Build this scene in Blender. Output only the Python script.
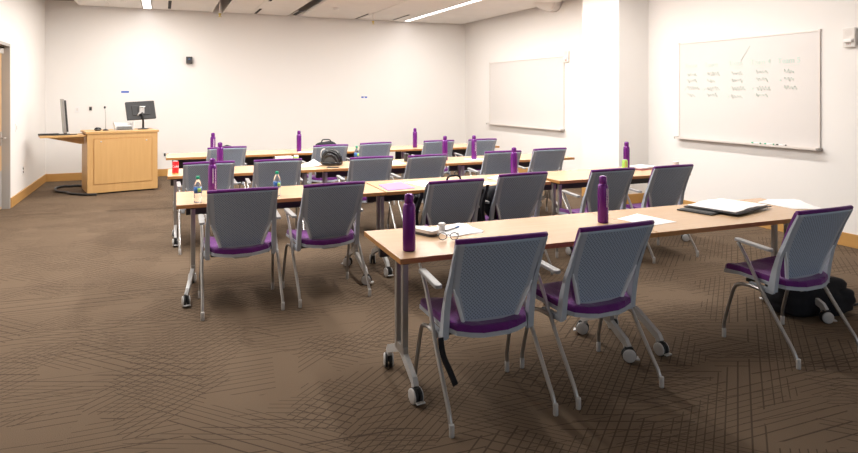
import bpy, bmesh, math, random
from mathutils import Vector, Matrix
random.seed(7)
R = math.radians
for o in list(bpy.data.objects): bpy.data.objects.remove(o)
sc = bpy.context.scene
C = bpy.data.collections.new('classroom'); sc.collection.children.link(C)

# ------------------------------------------------------------------ camera
CAM_H, YAW, FPX, HOR = 1.657, 23.41, 615.95, 94.07
cd = bpy.data.cameras.new('camera'); cam = bpy.data.objects.new('camera', cd); C.objects.link(cam)
cam.location = (0, 0, CAM_H); cam.rotation_euler = (R(90), 0, -R(YAW))
cd.sensor_width = 36; cd.lens = FPX*36/858; cd.shift_y = (HOR-226.5)/858
cd.clip_start = .05; cd.clip_end = 100
sc.camera = cam
# ------------------------------------------------------------------ world, exposure
w = bpy.data.worlds.new('world'); sc.world = w; w.use_nodes = True
w.node_tree.nodes['Background'].inputs[0].default_value = (1, .95, .9, 1)
w.node_tree.nodes['Background'].inputs[1].default_value = .02
sc.view_settings.view_transform = 'Standard'; sc.view_settings.look = 'None'
sc.view_settings.gamma = 1; sc.view_settings.use_curve_mapping = False
sc.view_settings.exposure = 0.38
sc.cycles.use_denoising = True
sc.cycles.max_bounces = 8; sc.cycles.diffuse_bounces = 5
sc.cycles.sample_clamp_indirect = 6
sc.cycles.caustics_refractive = False; sc.cycles.caustics_reflective = False
# ------------------------------------------------------------------ big lights: two ceiling strips, plus an unseen middle one added for fill
XL, XR, YB, YF, ZC = -2.03, 6.85, 13.56, -3.0, 3.36
STRIPS = [(-.27, 4.3, 12.55, 218), (5.22, 4.3, 12.5, 158), (2.62, 4.2, 10.9, 215)]
for x, y0, y1, pw in STRIPS:
    ld = bpy.data.lights.new('strip_glow', 'AREA'); ld.shape = 'RECTANGLE'
    ld.size = .1; ld.size_y = y1-y0; ld.energy = pw; ld.color = (1, .97, .93)
    lo = bpy.data.objects.new('strip_glow', ld); C.objects.link(lo)
    lo.location = (x, (y0+y1)/2, ZC-.022)

# added cool fill for the chair backs, placed at an unseen window
ld = bpy.data.lights.new('added_cool_fill', 'AREA'); ld.shape = 'RECTANGLE'; ld.size = 5.0; ld.size_y = 1.5; ld.energy = 36; ld.color = (.72, .86, 1)
lo = bpy.data.objects.new('added_cool_fill', ld); C.objects.link(lo); lo.location = (3.6, -2.96, 1.75); lo.rotation_euler = (R(90), 0, 0)

# ------------------------------------------------------------------ materials
def mat(name, col, rough=.5, metal=0., spec=.5, **k):
    m = bpy.data.materials.new(name); m.use_nodes = True
    b = m.node_tree.nodes['Principled BSDF']
    b.inputs['Base Color'].default_value = (*col, 1); b.inputs['Roughness'].default_value = rough
    b.inputs['Metallic'].default_value = metal; b.inputs['Specular IOR Level'].default_value = spec
    for kk, v in k.items(): b.inputs[kk.replace('_', ' ')].default_value = v
    return m
def nt(m): return m.node_tree.nodes, m.node_tree.links, m.node_tree.nodes['Principled BSDF']
def noisy(m, c1, c2, scale, detail=3, stretch=(1, 1, 1), bump=0., bscale=None):
    N, L, b = nt(m)
    tc = N.new('ShaderNodeTexCoord'); mp = N.new('ShaderNodeMapping'); mp.inputs['Scale'].default_value = stretch
    no = N.new('ShaderNodeTexNoise'); no.inputs['Scale'].default_value = scale; no.inputs['Detail'].default_value = detail
    r = N.new('ShaderNodeMix'); r.data_type = 'RGBA'
    r.inputs[6].default_value = (*c1, 1); r.inputs[7].default_value = (*c2, 1)
    L.new(tc.outputs['Object'], mp.inputs[0]); L.new(mp.outputs[0], no.inputs[0])
    L.new(no.outputs['Fac'], r.inputs[0]); L.new(r.outputs[2], b.inputs['Base Color'])
    if bump:
        n2 = N.new('ShaderNodeTexNoise'); n2.inputs['Scale'].default_value = bscale or scale*3
        bp = N.new('ShaderNodeBump'); bp.inputs['Strength'].default_value = bump; bp.inputs['Distance'].default_value = .002
        L.new(mp.outputs[0], n2.inputs[0]); L.new(n2.outputs['Fac'], bp.inputs['Height']); L.new(bp.outputs[0], b.inputs['Normal'])
    return m
M = {}
M['wall'] = noisy(mat('wall_paint', (.8, .77, .73), .75, spec=.25), (.79, .765, .735), (.82, .795, .765), 1.2, bump=.15, bscale=180)
M['ceil'] = noisy(mat('ceiling_panel', (.6, .57, .53), .8), (.74, .71, .68), (.80, .765, .73), 3, bump=.2, bscale=120)
M['ceil_edge'] = mat('ceiling_panel_trim', (.75, .72, .68), .6)
M['plenum'] = noisy(mat('plenum_paint', (.3, .26, .22), .9), (.26, .22, .18), (.34, .29, .25), 2)
M['slot'] = mat('black_slot', (.015, .014, .013), .8)
def carpet():
    m = mat('carpet', (.1, .08, .06), .95, spec=.1); N, L, b = nt(m)
    tc = N.new('ShaderNodeTexCoord')
    def math_(op, a, bb=None, c=None):
        n = N.new('ShaderNodeMath'); n.operation = op
        for i, v in enumerate((a, bb, c)):
            if v is None: continue
            if isinstance(v, (int, float)): n.inputs[i].default_value = v
            else: L.new(v, n.inputs[i])
        return n.outputs[0]
    def noise(vec, s, d=2):
        n = N.new('ShaderNodeTexNoise'); n.inputs['Scale'].default_value = s; n.inputs['Detail'].default_value = d
        L.new(vec, n.inputs[0]); return n.outputs['Fac']
    fields = []
    # bundles of thin lines, each bundle running one way inside its own patch
    for k, (ang, freq, seed, thr, wdt) in enumerate([(2, 17, 0, .45, .11), (47, 22, 11, .52, .14), (-40, 22, 23, .52, .14), (24, 19, 41, .62, .12), (7, 5, 31, .3, .035)]):
        mp = N.new('ShaderNodeMapping'); mp.inputs['Rotation'].default_value = (0, 0, R(ang)); mp.inputs['Location'].default_value = (seed, seed*.7, 0)
        L.new(tc.outputs['Object'], mp.inputs[0])
        sep = N.new('ShaderNodeSeparateXYZ'); L.new(mp.outputs[0], sep.inputs[0])
        y = sep.outputs['Y']
        jit = N.new('ShaderNodeTexNoise'); jit.noise_dimensions = '1D'; jit.inputs['Scale'].default_value = 2.5; jit.inputs['Detail'].default_value = 0
        L.new(y, jit.inputs['W'])
        yy = math_('ADD', math_('MULTIPLY', y, float(freq)), math_('MULTIPLY', jit.outputs['Fac'], 3.0))
        fr = math_('FRACT', yy)
        line = math_('LESS_THAN', fr, wdt)
        st = N.new('ShaderNodeMapping'); st.inputs['Scale'].default_value = (2.0, 3.0, 1)
        L.new(mp.outputs[0], st.inputs[0])
        vo = N.new('ShaderNodeTexVoronoi'); vo.inputs['Scale'].default_value = 1.0; L.new(st.outputs[0], vo.inputs[0])
        sp = N.new('ShaderNodeSeparateColor'); L.new(vo.outputs['Color'], sp.inputs[0])
        patch = math_('GREATER_THAN', sp.outputs[0], thr)
        fields.append(math_('MULTIPLY', line, patch))
    s = fields[0]
    for f_ in fields[1:]: s = math_('MAXIMUM', s, f_)
    n1 = noise(tc.outputs['Object'], 1.4, 4); n2 = noise(tc.outputs['Object'], 260, 2)
    r = N.new('ShaderNodeMix'); r.data_type = 'RGBA'; r.inputs[6].default_value = (.115, .080, .052, 1); r.inputs[7].default_value = (.175, .125, .085, 1)
    L.new(math_('MULTIPLY', math_('ADD', n1, n2), .5), r.inputs[0])
    d = N.new('ShaderNodeMix'); d.data_type = 'RGBA'; d.inputs[7].default_value = (.045, .03, .021, 1)
    L.new(math_('MULTIPLY', s, .72), d.inputs[0]); L.new(r.outputs[2], d.inputs[6]); L.new(d.outputs[2], b.inputs['Base Color'])
    bp = N.new('ShaderNodeBump'); bp.inputs['Strength'].default_value = .5; bp.inputs['Distance'].default_value = .004
    L.new(math_('SUBTRACT', n2, s), bp.inputs['Height']); L.new(bp.outputs[0], b.inputs['Normal'])
    return m
M['carpet'] = carpet()
def wood(name, c1, c2, stretch, rough=.35, scale=3.):
    m = noisy(mat(name, c1, rough, spec=.5), c1, c2, scale, 6, stretch)
    return m
M['laminate'] = wood('maple_laminate', (.54, .35, .20), (.64, .44, .27), (1, 14, 1), .26)
M['edge'] = wood('amber_edge_band', (.36, .165, .045), (.44, .21, .065), (2, 2, 30), .4)
M['maple'] = wood('maple_veneer', (.50, .29, .105), (.60, .365, .15), (9, 9, .7), .42)
M['base'] = wood('oak_baseboard', (.45, .235, .065), (.55, .31, .105), (.6, .6, 20), .4)
M['silver'] = mat('silver_frame', (.36, .34, .32), .38, .55)
M['silver_light'] = mat('pale_silver_plastic', (.50, .49, .48), .42, .1)
M['arm'] = mat('grey_armrest_plastic', (.27, .265, .26), .4)
M['tube'] = mat('steel_tube', (.42, .41, .40), .28, .85)
M['shell'] = noisy(mat('grey_chair_plastic', (.2, .22, .25), .42), (.35, .43, .54), (.37, .45, .56), 6)
M['shell_rim'] = mat('light_grey_chair_plastic', (.44, .48, .54), .36)
M['lip'] = mat('pale_grey_chair_rim', (.74, .77, .81), .34)
M['dark'] = mat('charcoal_plastic', (.035, .034, .034), .5)
M['black'] = mat('black_plastic', (.012, .012, .013), .45)
M['tyre'] = mat('black_rubber', (.02, .02, .02), .6)
M['gloss_black'] = mat('glossy_black', (.01, .01, .012), .15)
def mesh_back():
    m = mat('perforated_grey_plastic', (.2, .22, .25), .45); N, L, b = nt(m)
    tc = N.new('ShaderNodeTexCoord'); mp = N.new('ShaderNodeMapping'); mp.inputs['Scale'].default_value = (72, 1, 72); mp.inputs['Rotation'].default_value = (0, R(45), 0)
    L.new(tc.outputs['Object'], mp.inputs[0]); sx = N.new('ShaderNodeSeparateXYZ'); L.new(mp.outputs[0], sx.inputs[0])
    def fr(o):
        a = N.new('ShaderNodeMath'); a.operation = 'PINGPONG'; a.inputs[1].default_value = .5; L.new(o, a.inputs[0]); return a.outputs[0]
    a = N.new('ShaderNodeMath'); a.operation = 'MINIMUM'; L.new(fr(sx.outputs[0]), a.inputs[0]); L.new(fr(sx.outputs[2]), a.inputs[1])
    g = N.new('ShaderNodeMath'); g.operation = 'GREATER_THAN'; g.inputs[1].default_value = .22; L.new(a.outputs[0], g.inputs[0])
    mx = N.new('ShaderNodeMix'); mx.data_type = 'RGBA'; mx.inputs[6].default_value = (.38, .46, .58, 1); mx.inputs[7].default_value = (.19, .225, .28, 1)
    L.new(g.outputs[0], mx.inputs[0]); L.new(mx.outputs[2], b.inputs['Base Color'])
    bp = N.new('ShaderNodeBump'); bp.invert = True; bp.inputs['Strength'].default_value = .5; bp.inputs['Distance'].default_value = .003
    L.new(g.outputs[0], bp.inputs['Height']); L.new(bp.outputs[0], b.inputs['Normal'])
    return m
M['perf'] = mesh_back()
M['purple_fabric'] = noisy(mat('purple_upholstery', (.1, .01, .13), .85, spec=.2, Sheen_Weight=.3), (.105, .010, .14), (.145, .017, .19), 40, bump=.4, bscale=500)
M['purple'] = mat('purple_lacquer', (.135, .012, .19), .27, .25)
M['white_ink'] = mat('white_print', (.85, .82, .86), .5)
M['paper'] = noisy(mat('white_paper', (.85, .85, .84), .7), (.82, .82, .82), (.88, .88, .87), 5)
M['ink'] = mat('grey_print', (.3, .3, .33), .7)
M['board'] = mat('dry_erase_surface', (.68, .65, .625), .2)
M['board_frame'] = mat('satin_aluminium', (.66, .61, .57), .4, .1)
M['green_ink'] = mat('pale_green_marker_ink', (.50, .64, .57), .6)
M['lavender'] = mat('purple_folder_card', (.30, .16, .42), .5)
M['black_fabric'] = noisy(mat('black_nylon', (.01, .01, .012), .8, spec=.2), (.008, .008, .01), (.02, .02, .024), 30, bump=.5, bscale=200)
M['wood_door'] = wood('door_veneer', (.50, .31, .14), (.60, .40, .20), (9, 9, .6), .4)
M['steel_frame'] = mat('painted_steel_frame', (.40, .375, .35), .45, .2)
M['ivory'] = mat('ivory_plastic', (.72, .68, .64), .4)
M['white_plastic'] = mat('white_plastic', (.78, .77, .76), .35)
M['blue'] = mat('blue_tape', (.03, .11, .50), .5)
M['red'] = mat('red_can_paint', (.72, .015, .02), .3)
M['green_cap'] = mat('green_cap', (.0, .33, .17), .4)
M['lime'] = mat('lime_label', (.35, .62, .12), .4)
M['blue_label'] = mat('blue_label', (.015, .12, .38), .35)
M['pet'] = mat('clear_bottle_plastic', (.96, .98, 1), .05, Transmission_Weight=.92, IOR=1.15)
M['orange'] = mat('amber_plastic', (.75, .3, .05), .4)
M['gold'] = mat('gold_foil', (.65, .5, .15), .3, .6)
M['glass'] = mat('clear_lens', (1, 1, 1), .02, Transmission_Weight=1., IOR=1.1)
M['red_dark'] = mat('dark_red', (.25, .02, .03), .5)
def emis(name, col, s):
    m = mat(name, (.9, .9, .9)); b = nt(m)[2]
    b.inputs['Emission Color'].default_value = (*col, 1); b.inputs['Emission Strength'].default_value = s; return m
M['lit'] = emis('lit_diffuser', (1, .97, 1), 3.0)
M['screen'] = mat('dark_screen', (.01, .012, .015), .1)

# ------------------------------------------------------------------ mesh helper
class MB:
    def __init__(s): s.bm = bmesh.new(); s.mats = []
    def mi(s, m):
        if m not in s.mats: s.mats.append(m)
        return s.mats.index(m)
    def _fin(s, faces, m, smooth=False):
        k = s.mi(m)
        for f in faces: f.material_index = k; f.smooth = smooth
    def box(s, c, sz, m, bev=0., rot=None, taper=None):
        b = bmesh.new(); bmesh.ops.create_cube(b, size=1)
        for v in b.verts: v.co = Vector((v.co.x*sz[0], v.co.y*sz[1], v.co.z*sz[2]))
        if bev: bmesh.ops.bevel(b, geom=b.edges[:], offset=bev, segments=2, affect='EDGES', profile=.7)
        T = Matrix.Translation(c)
        if rot is not None: T = T @ rot
        b.transform(T); s._merge(b, m); return s
    def _merge(s, b, m, smooth=False):
        mp = {}
        for v in b.verts: mp[v] = s.bm.verts.new(v.co)
        fs = []
        for f in b.faces:
            try: fs.append(s.bm.faces.new([mp[v] for v in f.verts]))
            except ValueError: pass
        s._fin(fs, m, smooth); b.free()
    def tube(s, pts, r, m, seg=8, closed=False, flat=None):
        pts = [Vector(p) for p in pts]; n = len(pts); rings = []
        rs = r if isinstance(r, (list, tuple)) else [r]*n
        up = None
        for i, p in enumerate(pts):
            if closed: t = (pts[(i+1) % n]-pts[i-1])
            else: t = pts[min(i+1, n-1)]-pts[max(i-1, 0)]
            t.normalize()
            if up is None:
                up = Vector((0, 0, 1)) if abs(t.z) < .9 else Vector((0, 1, 0))
            a = up-t*up.dot(t); a.normalize(); up = a; b = t.cross(a)
            rr = rs[i]
            fa = 1. if flat is None else flat
            rings.append([s.bm.verts.new(p+a*math.cos(2*math.pi*k/seg)*rr*fa+b*math.sin(2*math.pi*k/seg)*rr) for k in range(seg)])
        fs = []
        for i in range(n if closed else n-1):
            A, B = rings[i], rings[(i+1) % n]
            for k in range(seg): fs.append(s.bm.faces.new((A[k], A[(k+1) % seg], B[(k+1) % seg], B[k])))
        caps = []
        if not closed: caps = [s.bm.faces.new(rings[0][::-1]), s.bm.faces.new(rings[-1])]
        s._fin(fs, m, True); s._fin(caps, m); return s
    def bar(s, pts, sizes, m):
        # rectangular sweep in a plane of constant x: sizes = (width along x, depth)
        pts = [Vector(p) for p in pts]; rings = []; n = len(pts)
        for i, p in enumerate(pts):
            t = pts[min(i+1, n-1)]-pts[max(i-1, 0)]; t.normalize()
            x = Vector((1, 0, 0)); x = (x-t*x.dot(t)).normalized(); y = t.cross(x)
            w_, d_ = sizes[i]
            rings.append([s.bm.verts.new(p+x*a*w_/2+y*b*d_/2) for a, b in ((-1, -1), (1, -1), (1, 1), (-1, 1))])
        fs = [s.bm.faces.new(rings[0][::-1]), s.bm.faces.new(rings[-1])]
        for A, B in zip(rings, rings[1:]):
            for k in range(4): fs.append(s.bm.faces.new((A[k], A[(k+1) % 4], B[(k+1) % 4], B[k])))
        s._fin(fs, m); return s
    def lathe(s, prof, m, c=(0, 0, 0), seg=20, T=None, mats=None):
        rings = []; c = Vector(c)
        for r, z in prof:
            ring = []
            for k in range(seg):
                a = 2*math.pi*k/seg; v = Vector((r*math.cos(a), r*math.sin(a), z))
                if T is not None: v = T @ v
                ring.append(s.bm.verts.new(c+v))
            rings.append(ring)
        for i, (A, B) in enumerate(zip(rings, rings[1:])):
            fs = [s.bm.faces.new((A[k], A[(k+1) % seg], B[(k+1) % seg], B[k])) for k in range(seg)]
            s._fin(fs, mats[i] if mats else m, True)
        s._fin([s.bm.faces.new(rings[0][::-1])], mats[0] if mats else m)
        s._fin([s.bm.faces.new(rings[-1])], mats[-1] if mats else m); return s
    def slab(s, outline, z0, z1, m, bev=0., T=None, warp=None, seg=2, side=None):
        b = bmesh.new()
        lo = [b.verts.new((x, y, z0)) for x, y in outline]; hi = [b.verts.new((x, y, z1)) for x, y in outline]
        b.faces.new(lo[::-1]); top = b.faces.new(hi); n = len(lo)
        for k in range(n): b.faces.new((lo[k], lo[(k+1) % n], hi[(k+1) % n], hi[k]))
        if bev: bmesh.ops.bevel(b, geom=[e for e in top.edges], offset=bev, segments=seg, affect='EDGES', profile=.5)
        if warp:
            bmesh.ops.triangulate(b, faces=[f for f in b.faces if len(f.verts) > 4])
            for v in b.verts: v.co = Vector(warp(v.co))
        if T is not None: b.transform(T)
        s._merge(b, m); return s
    def sheet(s, fn, nu, nv, thick, m, matfn=None, smooth=True):
        # closed slab between surface fn(u,v) and fn + thick
        th = Vector(thick); A = [[None]*(nu+1) for _ in range(nv+1)]; B = [[None]*(nu+1) for _ in range(nv+1)]
        for j in range(nv+1):
            for i in range(nu+1):
                p = Vector(fn(i/nu, j/nv)); A[j][i] = s.bm.verts.new(p); B[j][i] = s.bm.verts.new(p+th)
        for j in range(nv):
            for i in range(nu):
                mm = matfn((i+.5)/nu, (j+.5)/nv) if matfn else m
                f1 = s.bm.faces.new((A[j][i], A[j][i+1], A[j+1][i+1], A[j+1][i]))
                f2 = s.bm.faces.new((B[j][i], B[j+1][i], B[j+1][i+1], B[j][i+1]))
                s._fin([f1, f2], mm, smooth)
        fs = []
        for j in range(nv):
            fs.append(s.bm.faces.new((A[j][0], A[j+1][0], B[j+1][0], B[j][0])))
            fs.append(s.bm.faces.new((A[j][nu], B[j][nu], B[j+1][nu], A[j+1][nu])))
        for i in range(nu):
            fs.append(s.bm.faces.new((A[0][i], B[0][i], B[0][i+1], A[0][i+1])))
            fs.append(s.bm.faces.new((A[nv][i], A[nv][i+1], B[nv][i+1], B[nv][i])))
        s._fin(fs, m); return s
    def sphere(s, c, r, m, sc_=(1, 1, 1), seg=12, T=None):
        b = bmesh.new(); bmesh.ops.create_uvsphere(b, u_segments=seg, v_segments=max(6, seg//2+2), radius=r)
        for v in b.verts: v.co = Vector((v.co.x*sc_[0], v.co.y*sc_[1], v.co.z*sc_[2]))
        if T is not None: b.transform(T)
        b.transform(Matrix.Translation(c)); s._merge(b, m, True); return s
    def build(s, name, parent=None, loc=None, recalc=True):
        if recalc: bmesh.ops.recalc_face_normals(s.bm, faces=s.bm.faces[:])
        me = bpy.data.meshes.new(name); s.bm.to_mesh(me); s.bm.free()
        for m in s.mats: me.materials.append(m)
        o = bpy.data.objects.new(name, me); C.objects.link(o)
        if parent: o.parent = parent
        if loc: o.location = loc
        return o
def rrect(w, d, r, seg=4, cx=0, cy=0):
    out = []
    for sx, sy, a0 in ((1, 1, 0), (-1, 1, 90), (-1, -1, 180), (1, -1, 270)):
        for k in range(seg+1):
            a = R(a0+90*k/seg); out.append((cx+sx*(w/2-r)+r*math.cos(a), cy+sy*(d/2-r)+r*math.sin(a)))
    return out
def thing(name, label, cat, loc=(0, 0, 0), rz=0., group=None):
    o = bpy.data.objects.new(name, None); C.objects.link(o); o.location = loc; o.rotation_euler = (0, 0, rz)
    o.empty_display_size = .1
    o['label'] = label; o['category'] = cat
    if group: o['group'] = group
    return o
def tag(o, label, cat, group=None):
    o['label'] = label; o['category'] = cat
    if group: o['group'] = group
    return o
def struct(o): o['kind'] = 'structure'; return o
def kids(o): return [c for c in C.objects if c.parent == o]
def dup(o, loc=None, rz=None, label=None, group=None, parent=None):
    c = o.copy(); C.objects.link(c); c.parent = parent
    if loc is not None: c.location = loc
    if rz is not None: c.rotation_euler = (0, 0, rz)
    if label: c['label'] = label
    if group: c['group'] = group
    for k in kids(o): dup(k, parent=c)
    return c
def text_mesh(txt, size, m, depth=.0004, fn=None):
    cu = bpy.data.curves.new('text', 'FONT'); cu.body = txt; cu.size = size; cu.extrude = depth/2; cu.align_x = 'CENTER'; cu.align_y = 'CENTER'
    to = bpy.data.objects.new('text', cu); C.objects.link(to)
    dg = bpy.context.evaluated_depsgraph_get()
    me = bpy.data.meshes.new_from_object(to.evaluated_get(dg))
    bpy.data.objects.remove(to); bpy.data.curves.remove(cu)
    me.materials.clear(); me.materials.append(m)
    if fn:
        for v in me.vertices: v.co = Vector(fn(v.co))
    return me
def text_obj(name, me, parent):
    me.name = name; o = bpy.data.objects.new(name, me); C.objects.link(o); o.parent = parent; return o
RX = lambda d: Matrix.Rotation(R(d), 4, 'X')
RY = lambda d: Matrix.Rotation(R(d), 4, 'Y')
RZ = lambda d: Matrix.Rotation(R(d), 4, 'Z')

# ------------------------------------------------------------------ the room
W_, H_ = XR-XL, ZC
CX = (XL+XR)/2; CY = (YB+YF)/2; LY = YB-YF
struct(MB().box((CX, CY, -.05), (W_+.4, LY+.4, .1), M['carpet']).build('floor'))
HW = 3.9
struct(MB().box((CX, YB+.1, HW/2), (W_+.4, .2, HW), M['wall']).build('wall_back'))
struct(MB().box((XR+.1, CY, HW/2), (.2, LY, HW), M['wall']).build('wall_right'))
struct(MB().box((CX, YF-.1, HW/2), (W_+.4, .2, HW), M['wall']).build('wall_front'))
t = struct(MB().box((3.6, YF+.012, 1.75), (5.0, .01, 1.5), M['glass']).build('added_window_1'))  # unseen window, added to carry the cool fill light
g = MB()
for zz in (.97, 2.53): g.box((3.6, YF+.02, zz), (5.16, .04, .07), M['steel_frame'])
for xx in (1.06, 2.33, 3.6, 4.87, 6.14): g.box((xx, YF+.02, 1.75), (.06, .04, 1.49), M['steel_frame'])
g.build('added_window_frame', t)
# left wall with the door opening
DY0, DY1, DZ = 9.55, 10.62, 2.385
b = MB()
b.box((XL-.1, (DY1+YB)/2, HW/2), (.2, YB-DY1, HW), M['wall'])
b.box((XL-.1, (YF+DY0)/2, HW/2), (.2, DY0-YF, HW), M['wall'])
b.box((XL-.1, (DY0+DY1)/2, (DZ+HW)/2), (.2, DY1-DY0, HW-DZ), M['wall'])
struct(b.build('wall_left'))
# square column on the right wall
struct(MB().box(((6.28+XR)/2, (7.34+8.21)/2, HW/2), (XR-6.28, .87, HW), M['wall']).build('wall_column'))
# baseboards
BH, BT = .145, .018
def bb(name, c, sz): struct(MB().box(c, sz, M['base'], .004).build(name))
bb('baseboard_back', (CX, YB-BT/2, BH/2), (W_, BT, BH))
bb('baseboard_left', (XL+BT/2, (DY1+YB)/2, BH/2), (BT, YB-DY1-.02, BH))
bb('baseboard_left', (XL+BT/2, (DY0-.02+YF)/2, BH/2), (BT, DY0-YF-.02, BH))
bb('baseboard_right', (XR-BT/2, (YF+7.34)/2, BH/2), (BT, 7.34-YF, BH))
bb('baseboard_right', (XR-BT/2, (8.21+YB)/2, BH/2), (BT, YB-8.21, BH))
bb('baseboard_column', (6.28-BT/2, 7.775, BH/2), (BT, .87, BH))
bb('baseboard_column', ((6.28+XR)/2-.01, 7.34-BT/2, BH/2), (XR-6.28, BT, BH))
# plenum slab above and the hung panels below it, split by joints, air slots and an open channel
struct(MB().box((CX, CY, HW+.05), (W_+.4, LY+.4, .1), M['plenum']).build('ceiling'))
cols = [(-1.45, -.93), (-.92, -.36), (-.18, .94), (1.17, 2.50), (2.74, 4.08), (4.09, 5.14), (5.30, 6.72)]
b = MB(); e = MB()
for x0, x1 in cols:
    y = YB-.06
    k = 0
    while y > YF:
        y2 = max(YF, y-1.22)
        b.box(((x0+x1)/2, (y+y2)/2, ZC+.02), (x1-x0-.006, y-y2-.008, .04), M['ceil'], .003)
        y = y2; k += 1
struct(b.build('ceiling_panel'))
for xx in (-1.45, -.925, .3, .94, 1.17, 1.72, 4.085):
    e.box((xx, CY+.0, ZC-.004), (.022, LY-.14, .012), M['ceil_edge'])
struct(e.build('ceiling_trim'))
# soffit at the left of the panels
struct(MB().box(((XL-1.47)/2, CY, ZC+.10), (-1.47-XL, LY-.02, .04), M['plenum']).build('ceiling_soffit'))

# door, set back in the thickness of the wall
XD = XL-.112
dr = struct(MB().box((XD, (DY0+DY1)/2, (DZ-.06)/2+.005), (.045, DY1-DY0-.11, DZ-.07), M['wood_door'], .003).build('door_1'))
MB().box((XD+.025, (DY0+DY1)/2, .30), (.004, DY1-DY0-.16, .52), M['steel_frame']).build('kick_plate', dr)
hb = MB(); hb.box((XD+.028, DY1-.13, 1.02), (.012, .06, .2), M['steel_frame'], .003)
hb.tube([(XD+.02, DY1-.13, 1.03), (XD+.085, DY1-.13, 1.03), (XD+.09, DY1-.2, 1.03), (XD+.09, DY1-.27, 1.03)], .011, M['steel_frame']); hb.build('door_handle', dr)
cb = MB(); cb.box((XD+.05, DY1-.34, DZ-.12), (.05, .3, .07), M['steel_frame'], .005)
cb.tube([(XD+.05, DY1-.3, DZ-.085), (XD+.12, DY1-.42, DZ-.075), (XD+.06, DY1-.10, DZ-.062)], .009, M['dark'], 6); cb.build('door_closer', dr)
fb = MB()
for yy in (DY1-.022, DY0+.022): fb.box((XL-.096, yy, DZ/2), (.208, .044, DZ), M['steel_frame'], .003)
fb.box((XL-.096, (DY0+DY1)/2, DZ-.022), (.206, DY1-DY0-.088, .044), M['steel_frame'], .003)
struct(fb.build('trim_1'))
struct(MB().box((XL-.26, (DY0+DY1)/2, DZ/2), (.1, DY1-DY0+.2, DZ+.1), M['plenum']).build('wall_corridor'))

# ------------------------------------------------------------------ ceiling lights, air slots, sprinklers, detector, duct
lab = {0: ('lit ceiling strip light above the lectern end of the back wall', 1), 1: ('long lit ceiling strip light running toward the camera at right of the ceiling', 1),
       2: ('unseen', 1)}
def strip(x, y0, y1, label):
    t = thing('ceiling_light', label, 'ceiling light', (x, (y0+y1)/2, ZC), 0, 'strip lights in the ceiling')
    l = y1-y0
    f = MB()
    for sx in (-1, 1): f.box((sx*.075, 0, .012), (.012, l, .05), M['ceil_edge'])
    for sy in (-1, 1): f.box((0, sy*(l/2-.006), .012), (.138, .012, .05), M['ceil_edge'])
    f.build('light_frame', t)
    MB().box((0, 0, .01), (.138, l-.024, .02), M['lit']).build('light_diffuser', t)
strip(-.27, 4.3, 13.45, 'bright ceiling strip light ending above the lectern monitor')
strip(5.22, 4.3, 13.4, 'long bright ceiling strip light at the right, pointing at the far corner')
strip(2.62, 4.2, 10.9, 'added unseen ceiling strip light between the two that reach the back wall')  # out-of-view lit strip, added to brighten the chair backs
air = [(.13, 12.2, 13.3, 'black air slot in the ceiling just right of the lit strip above the lectern'),
       (1.80, 12.6, 13.4, 'black ceiling air slot right of the open channel with the hanging sprinkler'),
       (2.60, 12.55, 13.35, 'wide black ceiling air slot midway along the back wall'),
       (4.0, 12.5, 13.4, 'narrow ceiling air slot above the hanging sprinkler near the far corner'),
       (4.85, 12.3, 13.3, 'thin ceiling air slot beside the long lit strip'),
       (1.80, 10.6, 11.5, 'black ceiling air slot nearer the camera, right of the open channel')]
for x, y0, y1, lb in air:
    t = thing('air_slot', lb, 'air vent', (x, (y0+y1)/2, ZC), 0, 'air slots in the ceiling')
    wd = .1 if x in (2.60,) else .055
    MB().box((0, 0, -.003), (wd, y1-y0, .006), M['slot']).build('slot_opening', t)
    f = MB()
    for sx in (-1, 1): f.box((sx*(wd/2+.008), 0, -.004), (.012, y1-y0+.02, .01), M['ceil_edge'])
    f.build('slot_frame', t)
def sprinkler(x, y, z, label):
    t = thing('sprinkler', label, 'sprinkler', (x, y, z), 0)
    MB().tube([(0, 0, .06), (0, 0, HW-z-.0)], .012, M['ivory'], 8).build('drop_pipe', t)
    h = MB(); h.lathe([(.012, .06), (.03, .055), (.022, .03), (.012, .02), (.012, 0), (.035, -.003), (.035, -.008)], M['gold'], seg=12); h.build('sprinkler_head', t)
sprinkler(1.0, 12.3, 3.13, 'brass sprinkler head hanging below the open ceiling channel')
sprinkler(4.05, 12.3, 3.13, 'small brass sprinkler head hanging near the far right ceiling corner')
t = thing('smoke_detector', 'small round white smoke detector on the ceiling near the back wall', 'smoke detector', (3.15, 11.9, ZC))
MB().lathe([(.062, 0), (.06, -.02), (.05, -.035), (.03, -.042)], M['white_plastic']).build('housing', t)
MB().lathe([(.068, 0), (.068, -.006)], M['ivory']).build('mounting_ring', t)
t = thing('recessed_speaker', 'small round fitting in the ceiling panel left of the lit strip', 'ceiling fitting', (-.66, 12.6, ZC))
MB().lathe([(.05, 0), (.05, -.006)], M['ivory']).build('grille', t)
t = thing('round_duct', 'pale round air duct poking out below the ceiling by the column', 'air duct', (6.85, 9.75, 3.42))
pts = [(-.01, 0, 0), (-.18, 0, 0), (-.27, 0, .02), (-.40, 0, .10), (-.70, 0, .42)]
MB().tube(pts, .2, M['ivory'], 28).build('duct_tube', t)
MB().tube([(-.14, 0, 0), (-.19, 0, 0)], .212, M['ivory'], 28).build('duct_collar', t)

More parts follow.
